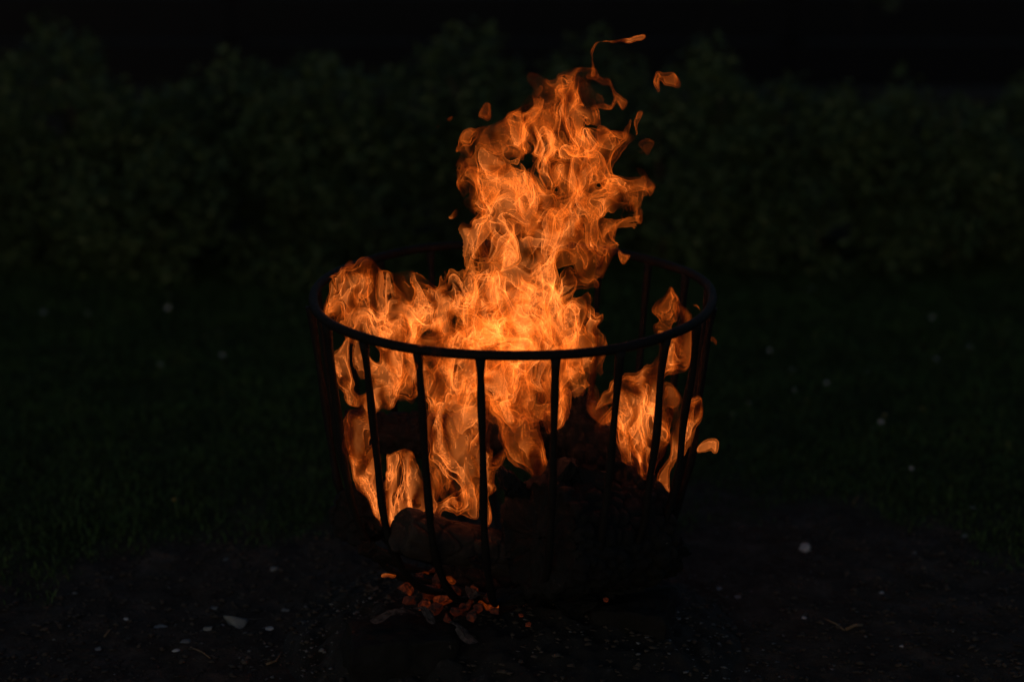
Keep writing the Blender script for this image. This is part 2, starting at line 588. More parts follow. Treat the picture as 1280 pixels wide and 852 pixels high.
for i, (px, top, hw, y, lab) in enumerate(SHRUBS):
    zt = at(px, top - 10, y).z
    base = at(px, 400, y); x = base.x
    hwm = hw * (y - CAM_Y) / FPX * 1.1
    root = empty('shrub', (x, y, 0), lab, 'shrub', 'shrubs of the hedge behind the lawn')
    r = random.Random(40 + i)
    blobs = []
    for k in range(10):
        u = r.uniform(-1, 1)
        bz = zt * r.uniform(0.1, 0.72) * (1 - 0.25 * u * u)
        rr = r.uniform(0.06, 0.13)
        blobs.append((x + u * hwm * 0.85, y + r.uniform(-0.2, 0.15), bz, rr * 1.2, rr, rr))
    for k in range(8):
        rr = r.uniform(0.03, 0.065)
        u = r.uniform(-0.9, 0.9)
        blobs.append((x + u * hwm, y + r.uniform(-0.12, 0.1), zt * (1 - 0.3 * abs(u) ** 1.5) - rr * r.uniform(0.8, 1.8), rr, rr, rr * r.uniform(0.9, 1.6)))
    blobs.append((x, y + 0.02, zt * 0.42, hwm * 1.15, 0.2, zt * 0.46))
    leaf_cloud('crown', blobs, 9500, 0.0135, MAT['leaf'], root, 100 + i)
    for k in range(3):
        tx = x + r.uniform(-0.08, 0.08)
        tube('stem', [(tx, y + 0.03 * k, -0.01), (tx + r.uniform(-.03, .03), y + 0.03 * k, zt * 0.35), (tx + r.uniform(-.09, .09), y + r.uniform(-.05, .05), zt * 0.75)], [0.009, 0.007, 0.004], MAT['bark'], root, 6)

for px, yy, lab, sd in ((885, 3.3, 'faint young tree with drooping leaves behind the hedge, beside the flame top', 1), (1075, 3.2, 'faint young tree behind the hedge toward the upper right corner', 2)):
    b = at(px, 20, yy)
    root = empty('young_tree', (b.x + 0.02, yy, 0), lab, 'tree', 'young trees behind the hedge')
    tube('trunk', [(b.x + .02, yy, -0.02), (b.x - .01, yy, b.z * 0.6), (b.x + .015, yy, b.z + 0.35)], [0.008, 0.006, 0.004], MAT['dark_bark'], root, 8)
    r = random.Random(sd)
    blobs = [(b.x + r.uniform(-.09, .09), yy + r.uniform(-.1, .1), b.z + 0.05 + r.uniform(0, .4), r.uniform(.04, .08), .07, r.uniform(.04, .08)) for k in range(14)]
    leaf_cloud('crown', blobs, 1500, 0.022, MAT['leaf_dim'], root, 300 + sd)

# ------------------------------------------------------------------ dark board fence behind the hedge
MAT['board'] = simple_mat('black_stained_board', (0.006, 0.006, 0.007), (0.014, 0.014, 0.016), 12, 0.8, 0.3, 0.003, 0.15, 0, (1, 1, 12))
fence = empty('fence', (0, 4.25, 0), 'black stained board fence in deep shade behind the hedge', 'fence')


def box_mesh(name, sx, sy, sz, bev=0.003):
    bm = bmesh.new()
    bmesh.ops.create_cube(bm, size=1.0)
    bmesh.ops.scale(bm, vec=(sx, sy, sz), verts=bm.verts)
    bmesh.ops.bevel(bm, geom=bm.edges[:], offset=bev, segments=1, affect='EDGES')
    me = bpy.data.meshes.new(name); bm.to_mesh(me); bm.free()
    return me


bme, pme = box_mesh('board', 1.796, 0.02, 0.142), box_mesh('post', 0.08, 0.08, 1.3)
for s in range(7):
    for k in range(8):
        o = link('board', bme, MAT['board'], fence, smooth=False)
        o.location = (-5.4 + 1.8 * s, 4.25 + random.uniform(-.002, .002), 0.09 + 0.15 * k)
for s in range(8):
    o = link('post', pme, MAT['board'], fence, smooth=False)
    o.location = (-6.3 + 1.8 * s, 4.302, 0.63)

# ------------------------------------------------------------------ daisies in the lawn
MAT['petal'] = simple_mat('daisy_petal', (0.42, 0.43, 0.46), (0.55, 0.56, 0.6), 30, 0.7)
MAT['daisy_eye'] = simple_mat('daisy_eye', (0.45, 0.3, 0.03), (0.6, 0.42, 0.05), 60, 0.8)
MAT['stalk'] = simple_mat('flower_stalk', (0.03, 0.05, 0.015), (0.05, 0.08, 0.02), 30, 0.7)


def daisy_meshes():
    bm = bmesh.new()
    for k in range(13):
        a = 2 * math.pi * k / 13
        c, s = math.cos(a), math.sin(a)
        pr = [(0.002, 0), (0.006, 0.0014), (0.0095, 0.001), (0.0105, 0), (0.0095, -0.001), (0.006, -0.0014)]
        bm.faces.new([bm.verts.new((c * u - s * v, s * u + c * v, 0.001 + 0.12 * u + 0.0006 * (k % 2))) for u, v in pr])
    p = bpy.data.meshes.new('petals'); bm.to_mesh(p); bm.free()
    bm = bmesh.new()
    bmesh.ops.create_uvsphere(bm, u_segments=8, v_segments=5, radius=0.003)
    bmesh.ops.scale(bm, vec=(1, 1, .6), verts=bm.verts)
    e = bpy.data.meshes.new('flower_eye'); bm.to_mesh(e); bm.free()
    V, F = tube_vf([(0, 0, -0.034), (0.002, 0.001, -0.015), (0, 0, 0)], 0.0009, 5)
    st = bpy.data.meshes.new('stalk'); st.from_pydata([tuple(v) for v in V], [], F)
    p.materials.append(MAT['petal']); e.materials.append(MAT['daisy_eye']); st.materials.append(MAT['stalk'])
    return p, e, st


DP, DE, DS = daisy_meshes()
DAISY = [(54, 393), (100, 448), (210, 387), (274, 417), (257, 422), (278, 446), (200, 458), (278, 489), (218, 627), (343, 373), (363, 386), (366, 398), (212, 371), (110, 394),
         (1015, 363), (1019, 422), (990, 464), (1007, 502), (993, 490), (1106, 521), (1101, 530), (1091, 538), (1153, 513), (1170, 451), (1165, 399), (1182, 427), (1212, 435),
         (1252, 429), (1261, 414), (1256, 402), (1192, 545), (1084, 465), (1251, 515), (1260, 557), (1139, 588), (1033, 481), (962, 440), (936, 506), (915, 520)]
for i, (px, py) in enumerate(DAISY):
    g = ground_at(px, py, 0.03)
    root = empty('daisy', (g.x, g.y, 0.034), 'tiny pale daisy dotted in the dark lawn', 'flower', 'daisies in the lawn')
    r = random.Random(i)
    sc = r.uniform(0.3, 0.6)
    if (px, py) in ((54, 393), (218, 627), (1106, 521), (1153, 513)): sc = 0.75
    root.rotation_euler = (r.uniform(-.5, .5), r.uniform(-.5, .5), r.uniform(0, 6))
    for nm, me in (('petals', DP), ('flower_eye', DE), ('stalk', DS)):
        o = bpy.data.objects.new(nm, me); COL.objects.link(o); o.parent = root
        if nm != 'stalk': o.scale = (sc, sc, sc)

# ------------------------------------------------------------------ stones, chips, twigs on the bare earth
MAT['stone'] = simple_mat('grey_stone', (0.07, 0.08, 0.09), (0.18, 0.20, 0.22), 35, 0.75, 0.6, 0.003, 0.4)
MAT['pale_stone'] = simple_mat('pale_stone', (0.22, 0.23, 0.26), (0.42, 0.43, 0.46), 45, 0.7, 0.5, 0.002, 0.4)


def stone_mesh(name, sx, sy, sz, seed, sub=2, jag=0.35):
    """an angular broken stone: the hull of a few points, its edges knocked off"""
    r = np.random.default_rng(seed)
    bm = bmesh.new()
    for k in range(13):
        d = r.normal(size=3); d /= np.abs(d).max() ** 0.6 * np.linalg.norm(d) ** 0.4
        bm.verts.new(Vector(d * r.uniform(0.75, 1.05)))
    res = bmesh.ops.convex_hull(bm, input=bm.verts[:])
    bmesh.ops.delete(bm, geom=[v for v in bm.verts if not v.link_faces], context='VERTS')
    bmesh.ops.bevel(bm, geom=bm.edges[:], offset=0.07, segments=1, affect='EDGES')
    for v in bm.verts:
        v.co *= 1 + jag * 0.05 * r.normal()
        v.co.x *= sx; v.co.y *= sy; v.co.z *= sz
    me = bpy.data.meshes.new(name); bm.to_mesh(me); bm.free()
    return me


STONES = [  # px, py, width px, flatness, material, label
    (296, 772, 38, 0.75, 'stone', 'largest loose grey stone with a flat top, left of the basket'),
    (1006, 684, 21, 0.6, 'pale_stone', 'squarish whitish stone alone on the earth right of the basket'),
    (405, 770, 24, 0.25, 'stone', 'flat grey slate flake beside the basket foot on its left'),
    (337, 785, 13, 0.4, 'pale_stone', 'bright white chip right of the largest grey stone'),
    (357, 765, 14, 0.35, 'stone', 'small bluish flat stone between the largest stone and the basket'),
    (200, 776, 20, 0.35, 'stone', 'dark slab-like flake with a pale edge, far left of the basket'),
    (157, 770, 10, 0.4, 'pale_stone', 'small white chip at the far left of the bare earth'),
    (232, 803, 19, 0.35, 'stone', 'oval grey pebble below the largest grey stone, lower left'),
    (220, 812, 16, 0.3, 'pale_stone', 'thin whitish flake just below the oval grey pebble'),
    (262, 788, 18, 0.4, 'stone', 'grey chip with a bright edge touching the left of the largest stone'),
    (278, 781, 8, 0.5, 'pale_stone', 'tiny white chip at the foot of the largest grey stone'),
    (383, 807, 17, 0.45, 'stone', 'grey pebble among gravel at the lower left of the basket'),
    (397, 814, 14, 0.35, 'pale_stone', 'pale angular chip next to the grey pebble in the gravel'),
    (122, 807, 14, 0.35, 'stone', 'flat dim grey pebble near the lower left corner'),
    (282, 696, 10, 0.45, 'stone', 'small grey stone at the lawn edge on the left'),
    (343, 711, 15, 0.45, 'stone', 'dim brownish stone at the lawn edge nearest the basket'),
    (267, 755, 14, 0.4, 'stone', 'dark stone just above the largest grey stone'),
    (900, 738, 16, 0.3, 'stone', 'flat bluish stone right of the basket foot'),
    (923, 749, 14, 0.35, 'stone', 'dull stone just below the flat bluish one on the right'),
    (1102, 740, 11, 0.5, 'pale_stone', 'small white chip far right on the bare earth'),
    (1005, 776, 8, 0.5, 'pale_stone', 'tiny pale chip below the squarish whitish stone'),
    (1128, 808, 10, 0.4, 'pale_stone', 'pale flake near the lower right corner'),
    (1143, 692, 9, 0.6, 'stone', 'small round stone at the lawn edge on the right'),
    (1206, 667, 12, 0.5, 'stone', 'pale grey stone in the grass at the far right'),
    (1216, 634, 14, 0.3, 'pale_stone', 'thin pale sliver in the grass at the far right'),
]
for i, (px, py, w, fl, mt, lab) in enumerate(STONES):
    wm = w * 0.00118 * 0.46
    g = ground_at(px, py, wm * fl * 0.5)
    me = stone_mesh('stone', wm * 1.1, wm * random.uniform(0.7, 1.0), wm * fl, 500 + i, 3 if w > 18 else 2)
    o = link('stone', me, MAT[mt], None, smooth=False)
    zg = float(ground_height(np.array([g.x]), np.array([g.y]))[0])
    o.location = (g.x, g.y, zg + wm * fl * 0.35)
    o.rotation_euler = (random.uniform(-.12, .12), random.uniform(-.12, .12), random.uniform(-.6, .6))
    tag(o, lab, 'stone', 'loose stones on the earth')


def scatter_chips(name, n, mat, smin, smax, where, seed, label, cat):
    r = np.random.default_rng(seed)
    base = np.array([(1, 0, -.2), (.2, .8, 0), (-.9, .3, -.1), (-.5, -.7, .1), (.6, -.6, 0), (.1, .1, .5), (-.2, .1, -.4)], np.float32)
    tris = np.array([(0, 1, 5), (1, 2, 5), (2, 3, 5), (3, 4, 5), (4, 0, 5), (1, 0, 6), (2, 1, 6), (3, 2, 6), (4, 3, 6), (0, 4, 6)])
    x, y = where(r, n)
    n = len(x)
    s = smin + (smax - smin) * r.random(n) ** 3
    a = r.uniform(0, 6.283, n); fl = r.uniform(0.3, 1.0, n)
    P = base[None] * (1 + 0.35 * r.normal(size=(n, 7, 3)))
    P = P * s[:, None, None]; P[:, :, 2] *= fl[:, None]
    X = P[:, :, 0] * np.cos(a)[:, None] - P[:, :, 1] * np.sin(a)[:, None] + x[:, None]
    Y = P[:, :, 0] * np.sin(a)[:, None] + P[:, :, 1] * np.cos(a)[:, None] + y[:, None]
    Z = P[:, :, 2] + (ground_height(x, y) + HEAP(x, y))[:, None] + s[:, None] * 0.2
    V = np.stack([X, Y, Z], -1).reshape(-1, 3)
    T = (np.arange(n) * 7)[:, None, None] + tris[None]
    return tag(link(name, np_mesh(name, V, T.reshape(-1, 3)), mat, None, smooth=False), label, cat, kind='stuff')


def HEAP(x, y):
    r = np.hypot(x / 1.05, (y + 0.03) / 1.0)
    return np.clip(0.095 * np.clip(1.0 - (r / 0.34) ** 2, 0, 1) ** 0.8, 0, None)


def near(cx, cy, sx, sy):
    return lambda r, n: (cx + sx * r.normal(size=n), cy + sy * r.normal(size=n))


def bare(r, n):
    x, y = r.uniform(-0.95, 0.95, n), r.uniform(-0.55, 0.5, n)
    k = turf_amount(x, y) < 0.4
    return x[k], y[k]


MAT['chip'] = simple_mat('gravel_chip', (0.03, 0.03, 0.033), (0.17, 0.175, 0.19), 25, 0.85)
MAT['clod'] = simple_mat('soil_crumb', (0.016, 0.013, 0.011), (0.072, 0.060, 0.052), 12, 0.95)
scatter_chips('soil_crumbs', 16000, MAT['clod'], 0.0010, 0.0080, bare, 21, 'dark crumbs of soil over the bare earth', 'soil')
scatter_chips('gravel', 550, MAT['chip'], 0.0008, 0.005, bare, 22, 'scattered fine gravel chips on the bare earth', 'gravel')
g1, g2 = ground_at(410, 825), ground_at(880, 835)
scatter_chips('gravel', 260, MAT['chip'], 0.0008, 0.006, near(g1.x, g1.y, 0.07, 0.07), 23, 'dense pale gravel left of the basket foot', 'gravel')
scatter_chips('gravel', 220, MAT['chip'], 0.0008, 0.006, near(g2.x, g2.y, 0.07, 0.07), 24, 'dense pale gravel right of the basket foot', 'gravel')

MAT['twig'] = simple_mat('dry_twig', (0.09, 0.06, 0.035), (0.20, 0.14, 0.09), 60, 0.85)
TWIGS = [([(398, 758), (412, 752), (425, 744), (436, 742)], 0.0035, 'reddish brown curved twig pointing at the basket foot'),
         ([(333, 830), (345, 826), (352, 815)], 0.0022, 'tan dry twig among gravel at the lower left'),
         ([(238, 806), (252, 813), (263, 822)], 0.0013, 'thin dark twig below the oval grey pebble'),
         ([(130, 788), (136, 783), (140, 780)], 0.0016, 'short pale twig at the far left of the bare earth'),
         ([(1030, 775), (1045, 782), (1056, 788)], 0.0016, 'thin brown twig at the lower right'),
         ([(1057, 788), (1068, 787), (1078, 784)], 0.0028, 'pale broken stick at the end of the thin brown twig'),
         ([(1066, 628), (1072, 622), (1075, 616)], 0.0016, 'thin pale stalk leaning in the grass on the right')]
for pl, rad, lab in TWIGS:
    pts = []
    for k, (px, py) in enumerate(pl):
        g = ground_at(px, py, 0.006)
        g.z = float(ground_height(np.array([g.x]), np.array([g.y]))[0]) + rad * (1.2 if k % 2 == 0 else 2.2)
        pts.append(g)
    o = tube('twig', pts, [rad * (1 - 0.12 * k) for k in range(len(pts))], MAT['twig'], None, 7)
    tag(o, lab, 'twig', 'dry twigs on the earth')

# ------------------------------------------------------------------ ash heap and supporting blocks
def make_heap():
    xs = np.linspace(-0.45, 0.45, 170)
    X, Y = np.meshgrid(xs, xs, indexing='ij')
    x, y = X.ravel(), Y.ravel()
    hp = HEAP(x, y)
    z = ground_height(x, y) + hp + 0.016 * fbm(x * 22, y * 22, x * 0 + 2.2, 4) * np.clip(hp / 0.03, 0, 1) - 0.004
    i = np.arange(len(x)).reshape(X.shape)
    F = np.stack([i[:-1, :-1], i[1:, :-1], i[1:, 1:], i[:-1, 1:]], -1).reshape(-1, 4)
    F = F[(hp[F] > 0).any(1)]
    m, nt, b = new_mat('ash_and_char')
    n = noise_node(nt, 30, 8, 0.75, obj_coords(nt))
    nt.links.new(ramp(nt, n.outputs[0], [(0.35, (0.004, 0.004, 0.0045)), (0.58, (0.012, 0.0115, 0.012)), (0.75, (0.06, 0.057, 0.057))]), b.inputs['Base Color'])
    b.inputs['Roughness'].default_value = 0.95
    n2 = noise_node(nt, 140, 6, 0.75, obj_coords(nt))
    bump(nt, n2.outputs[0], b, 0.8, 0.006)
    return tag(link('ash_heap', np_mesh('ash_heap', np.stack([x, y, z], 1), F), m), 'dark heap of ash and char under the basket', 'ash', kind='stuff')


make_heap()


def char_material(name, ash=0.5, brown=0.0):
    m, nt, b = new_mat(name)
    co = obj_coords(nt)
    n = noise_node(nt, 34, 8, 0.7, co)
    lo, hi = (0.004 + 0.02 * brown, 0.004 + 0.013 * brown, 0.0045 + 0.01 * brown), (0.009 + 0.15 * brown, 0.0085 + 0.10 * brown, 0.0085 + 0.08 * brown)
    base = ramp(nt, n.outputs[0], [(0.3, lo), (0.7, hi)])
    n3 = noise_node(nt, 55, 8, 0.8, co)
    ashf = ramp(nt, n3.outputs[0], [(0.66 - 0.14 * ash, (0, 0, 0)), (0.74 - 0.1 * ash, (1, 1, 1))])
    mix = nt.nodes.new('ShaderNodeMix'); mix.data_type = 'RGBA'
    nt.links.new(ashf, mix.inputs[0]); nt.links.new(base, mix.inputs[6]); mix.inputs[7].default_value = (0.15, 0.13, 0.125, 1)
    nt.links.new(mix.outputs[2], b.inputs['Base Color'])
    b.inputs['Roughness'].default_value = 0.8
    b.inputs['Specular IOR Level'].default_value = 0.25
    n2 = noise_node(nt, 110, 6, 0.7, co)
    bump(nt, n2.outputs[0], b, 0.7, 0.005)
    return m


MAT['char'] = char_material('charred_wood', 0.1)
MAT['char_ash'] = char_material('charred_wood_with_ash', 0.3)
MAT['bark_log'] = char_material('scorched_bark', 0.25, 0.28)


def cell_cracks(P, seed, freq):
    """distance to the joints of the checked, crocodile-skin char"""
    r = np.random.default_rng(seed)
    lo, hi = P.min(0) - 0.01, P.max(0) + 0.01
    n = int(max(30, np.prod((hi - lo) * freq) * 1.0))
    n = min(n, 700)
    S = lo + r.random((n, 3)) * (hi - lo)
    best = np.full(len(P), 9.0); sec = np.full(len(P), 9.0)
    for s in S:
        d = np.sqrt(((P - s) ** 2).sum(1))
        nb = d < best
        sec = np.where(nb, best, np.minimum(sec, d)); best = np.where(nb, d, best)
    return sec - best


def log(name, p0, p1, rad, mat, label, seed, lump=0.16, cracks=0.008, freq=(42, 46, 46), nseg=64, taper=0.9, parent=None):
    p0, p1 = Vector(p0), Vector(p1)
    ax = p1 - p0; L = ax.length; ax.normalize()
    u = ax.orthogonal().normalized(); v = ax.cross(u)
    na = max(24, int(L / (rad * 2 * math.pi / nseg)))
    rings = []
    ts = np.concatenate([np.zeros(9), np.linspace(0, 1, na), np.ones(9)])
    rr = np.concatenate([np.linspace(0.02, 0.95, 9), np.linspace(1, taper, na), np.linspace(0.95, 0.02, 9) * taper])
    for q, f in ((9, .90), (10, .96), (11, .985), (8 + na, .90), (7 + na, .96), (6 + na, .985)): rr[q] *= f
    rr[:9] *= 0.93; rr[-9:] *= 0.93
    th = np.linspace(0, 2 * math.pi, nseg, endpoint=False)
    T, TH = np.meshgrid(ts, th, indexing='ij'); RR = np.repeat(rr[:, None], nseg, 1)
    body = (np.arange(len(ts)) >= 9) & (np.arange(len(ts)) < 9 + na)
    A = np.array(ax); U = np.array(u); W = np.array(v)
    dirv = np.cos(TH)[..., None] * U + np.sin(TH)[..., None] * W
    P = np.array(p0) + (T * L)[..., None] * A + dirv * (RR * rad)[..., None]
    Q = P.reshape(-1, 3)
    ln = fbm(Q[:, 0] * 9 + seed, Q[:, 1] * 9, Q[:, 2] * 9, 3).reshape(T.shape)
    loc = np.stack([(T * L).ravel(), (np.cos(TH) * RR * rad).ravel(), (np.sin(TH) * RR * rad).ravel()], 1)
    ck = cell_cracks(loc, seed, np.array(freq)).reshape(T.shape)
    groove = -cracks * np.exp(-(ck / 0.0032) ** 2)
    grain = 0.0016 * fbm(loc[:, 0] * 12, loc[:, 1] * 160 + seed, loc[:, 2] * 160, 2).reshape(T.shape)
    P = P + dirv * ((ln * lump * rad + groove + grain) * np.where(body, 1, 0.9)[:, None] * np.clip(RR * 2, 0, 1))[..., None]
    endn = np.where(T < 0.5, -1.0, 1.0) * np.where(body, 0, 1)[:, None]
    P = P + A * (endn * (ln * 0.12 * rad + groove * 0.8))[..., None]
    V = P.reshape(-1, 3)
    c = (V.min(0) + V.max(0)) / 2
    i = np.arange(len(ts) * nseg).reshape(len(ts), nseg); j = np.roll(i, -1, 1)
    F = np.stack([i[:-1], j[:-1], j[1:], i[1:]], -1).reshape(-1, 4)
    me = np_mesh(name, V - c, F)
    o = link(name, me, mat, parent)
    o.location = c
    if label: tag(o, label, 'log', 'logs burning in the basket')
    return o


log('log', at(430, 540, 0.02), at(722, 548, 0.04), 0.038, MAT['char'], 'long charred log lying level across the middle of the fire', 1)
log('log', at(585, 432, 0.07), at(700, 424, 0.05), 0.018, MAT['char'], 'thin dark log end showing through flames just above the front rim', 2)
log('log', at(700, 505, 0.02), at(822, 652, -0.09), 0.044, MAT['char'], 'blackened log slanting down to the right behind the front bars', 3)
log('log', at(672, 672, -0.205), at(800, 668, -0.06), 0.092, MAT['char_ash'], 'thick black log with cracked, ash-flecked char at the front', 4, 0.12, 0.011, (44, 44, 44), 120)
log('log', at(770, 700, -0.05), at(848, 692, -0.04), 0.036, MAT['char'], 'black log end poking through the bars at the lower right', 5)
log('log', at(500, 662, -0.21), at(640, 694, -0.13), 0.036, MAT['bark_log'], 'short pale-barked log lit from above at the lower left front', 6, 0.22, 0.0045, (16, 30, 30), 80)
log('log', at(446, 645, -0.09), at(476, 628, 0.10), 0.047, MAT['char'], 'rounded black log end against the left bars', 7)
log('log', at(545, 728, -0.04), at(770, 742, -0.07), 0.030, MAT['char'], 'black log buried in shadow at the bottom of the basket', 8)


CHUNKS = [(640, 606, 34, -0.19, 'jagged black chunk of char at the upper left of the thick log'), (690, 598, 40, -0.16, 'angular black chunk of char on top of the thick log'), (742, 604, 36, -0.14, 'split black chunk of char on the right of the thick log top'),
          (800, 648, 38, -0.11, 'angular black wood chunk wedged behind the right bars'), (842, 690, 40, -0.08, 'pointed black wood end sticking out through the lower right bars'), (640, 742, 36, -0.13, 'black lump of char low in the basket right of the ember bed'),
          (705, 752, 40, -0.12, 'black lump of char at the basket bottom, centre'), (775, 738, 38, -0.11, 'black lump of char at the basket bottom on the right'), (470, 690, 30, -0.12, 'dark wood chunk in the lower left corner of the basket'),
          (600, 700, 26, -0.19, 'dark broken wood piece between the pale-barked log and the thick log')]
for i, (px, py, w, yy, lab) in enumerate(CHUNKS):
    rm = w * 0.00118 * 0.75
    me = bpy.data.meshes.new('charred_chunk')
    bm = bmesh.new()
    r = np.random.default_rng(700 + i)
    for k in range(11):
        d = r.normal(size=3); d /= np.abs(d).max()
        bm.verts.new(Vector((d[0] * rm * 1.35, d[1] * rm * 0.8, d[2] * rm * 0.7)) * r.uniform(0.8, 1.05))
    bmesh.ops.convex_hull(bm, input=bm.verts[:])
    bmesh.ops.delete(bm, geom=[v for v in bm.verts if not v.link_faces], context='VERTS')
    bmesh.ops.triangulate(bm, faces=bm.faces[:])
    bmesh.ops.subdivide_edges(bm, edges=bm.edges[:], cuts=5, use_grid_fill=True)
    co = np.array([v.co[:] for v in bm.verts])
    ck = cell_cracks(co, 33 + i, np.array((80, 80, 80)))
    dsp = 0.004 * fbm(co[:, 0] * 40, co[:, 1] * 40, co[:, 2] * 40 + i, 3) - 0.005 * np.exp(-(ck / 0.003) ** 2)
    nr = co / np.maximum(np.linalg.norm(co, axis=1, keepdims=True), 1e-6)
    for v, c in zip(bm.verts, co + nr * dsp[:, None]): v.co = c
    bm.to_mesh(me); bm.free()
    o = link('charred_chunk', me, MAT['char_ash'], None, smooth=False)
    o.location = at(px, py, yy)
    o.rotation_euler = (random.uniform(-.5, .5), random.uniform(-.5, .5), random.uniform(-.6, .6))
    tag(o, lab, 'charred wood', 'broken charred pieces in the basket')


def block(cx, cy, hx, hy, top, rot, seed, label):
    n = 26
    bm = bmesh.new()
    bmesh.ops.create_cube(bm, size=2.0)
    bmesh.ops.subdivide_edges(bm, edges=bm.edges[:], cuts=n, use_grid_fill=True)
    co = np.array([v.co[:] for v in bm.verts])
    r = np.abs(co).max(1)
    k = np.linalg.norm(co, axis=1)
    co = co * (0.9 + 0.1 * (1.0 / np.maximum(k / 1.25, 1)))[:, None]
    co = co * np.array([hx, hy, (top + 0.02) / 2])
    d = fbm(co[:, 0] * 20 + seed, co[:, 1] * 20, co[:, 2] * 20, 4)
    gr = fbm(co[:, 0] * 90 + seed, co[:, 1] * 90, co[:, 2] * 6, 2)
    nrm = co / np.linalg.norm(co, axis=1, keepdims=True)
    co = co + nrm * (0.010 * d + 0.003 * gr)[:, None]
    for v, c in zip(bm.verts, co): v.co = c
    me = bpy.data.meshes.new('wooden_block'); bm.to_mesh(me); bm.free()
    o = link('wooden_block', me, MAT['char'])
    o.location = (cx, cy, (top - 0.02) / 2)
    o.rotation_euler = (0, 0, rot)
    return tag(o, label, 'block', 'blocks under the basket')


b1, b2 = ground_at(502, 785, 0.10), ground_at(792, 748, 0.10)
block(b1.x, b1.y, 0.080, 0.05, 0.10, 0.15, 5, 'dark rough block under the lower left of the basket, pale ash flakes on top')
block(b2.x, b2.y, 0.058, 0.055, 0.10, -0.2, 9, 'nearly black block under the lower right of the basket')

# pale flakes of ash and burnt bark
MAT['ash'] = simple_mat('ash_flake', (0.03, 0.027, 0.027), (0.20, 0.18, 0.175), 120, 0.95, 0.7, 0.002)


def flake(pl, z, w, label, seed):
    """a thin brittle plate with a torn outline, a little curled"""
    r = random.Random(seed)
    p0, p1 = ground_at(*pl[0], z), ground_at(*pl[-1], z)
    c = (p0 + p1) / 2
    d = (p1 - p0); L = d.length / 2; d.normalize(); e = Vector((-d.y, d.x, 0))
    bm = bmesh.new()
    N = 22
    rings = []
    for f in (0.35, 0.7, 1.0):
        row = []
        for k in range(N):
            a = 2 * math.pi * k / N
            jag = 1 + (r.uniform(-0.10, 0.08) if f == 1.0 else r.uniform(-.04, .04)) + 0.22 * math.sin(2 * a + seed) * f + 0.14 * math.sin(3 * a + 2 * seed) * f
            u, v = math.cos(a) * L * f * jag, math.sin(a) * w * 1.05 * f * jag
            zz = 0.010 - 0.35 * abs(v) * abs(v) / w + 0.006 * math.sin(u / L * 2 + seed) + r.uniform(-.0012, .0012)
            row.append(bm.verts.new(c + d * u + e * v + Vector((0, 0, zz))))
        rings.append(row)
    m = bm.verts.new(c + Vector((0, 0, 0.011)))
    for k in range(N): bm.faces.new((m, rings[0][k], rings[0][(k + 1) % N]))
    for a, b in zip(rings[:-1], rings[1:]):
        for k in range(N): bm.faces.new((a[k], b[k], b[(k + 1) % N], a[(k + 1) % N]))
    bmesh.ops.solidify(bm, geom=bm.faces[:], thickness=0.0025)
    me = bpy.data.meshes.new('ash_flake'); bm.to_mesh(me); bm.free()
    return tag(link('ash_flake', me, MAT['ash'], None, smooth=False), label, 'ash', 'pale ash flakes at the basket foot')


flake([(464, 778), (485, 770), (514, 772)], 0.112, 0.012, 'broad pale ash flake lying on the left block', 1)
flake([(520, 766), (532, 770), (543, 780)], 0.115, 0.009, 'pinkish curved flake beside the broad ash flake', 2)
flake([(562, 788), (578, 793), (598, 806)], 0.10, 0.009, 'ragged pale ash flake right of the left block', 3)
flake([(448, 738), (462, 733), (476, 736)], 0.07, 0.008, 'dim grey ash flake above the reddish twig', 4)
flake([(586, 738), (594, 746), (603, 754)], 0.125, 0.010, 'bluish grey ash flake in front of the embers', 5)

# ------------------------------------------------------------------ embers
def ember_material(name, strength, c0, c1):
    m, nt, b = new_mat(name)
    co = obj_coords(nt)
    n = noise_node(nt, 70, 6, 0.7, co, 1.0)
    b.inputs['Base Color'].default_value = (0.02, 0.018, 0.018, 1)
    b.inputs['Roughness'].default_value = 0.9
    nt.links.new(ramp(nt, n.outputs[0], [(0.43, (0, 0, 0)), (0.56, c0), (0.72, c1)]), b.inputs['Emission Color'])
    b.inputs['Emission Strength'].default_value = strength
    n2 = noise_node(nt, 120, 5, 0.7, co)
    bump(nt, n2.outputs[0], b, 0.8, 0.004)
    return m


MAT['ember'] = ember_material('glowing_ember', 0.20, (0.25, 0.028, 0.003), (0.9, 0.14, 0.012))
MAT['ember_dim'] = ember_material('dull_ember', 0.07, (0.22, 0.022, 0.002), (0.7, 0.09, 0.008))
EMBERS = [(508, 735, 17), (523, 722, 15), (535, 740, 20), (548, 726, 16), (556, 748, 18), (570, 736, 15), (582, 752, 17), (572, 762, 14), (592, 738, 12), (600, 757, 15), (616, 760, 13),
          (545, 760, 15), (528, 755, 15), (512, 750, 13), (590, 768, 13), (560, 772, 12), (566, 725, 12), (609, 748, 11), (540, 713, 11), (625, 750, 10)]
for i, (px, py, w) in enumerate(EMBERS):
    z = 0.115
    g = ground_at(px, py, z)
    rm = w * 0.00118 * 0.74
    o = link('ember', stone_mesh('ember', rm * 1.05, rm * 0.9, rm * 0.75, 900 + i, 2, 0.8), MAT['ember_dim'] if i % 4 else MAT['ember'], None, smooth=False)
    o.location = g
    o.rotation_euler = (random.uniform(-.7, .7), random.uniform(-.7, .7), random.uniform(0, 3))
    tag(o, 'glowing orange coal in the ember bed at the lower left of the basket', 'ember', 'glowing coals of the ember bed')
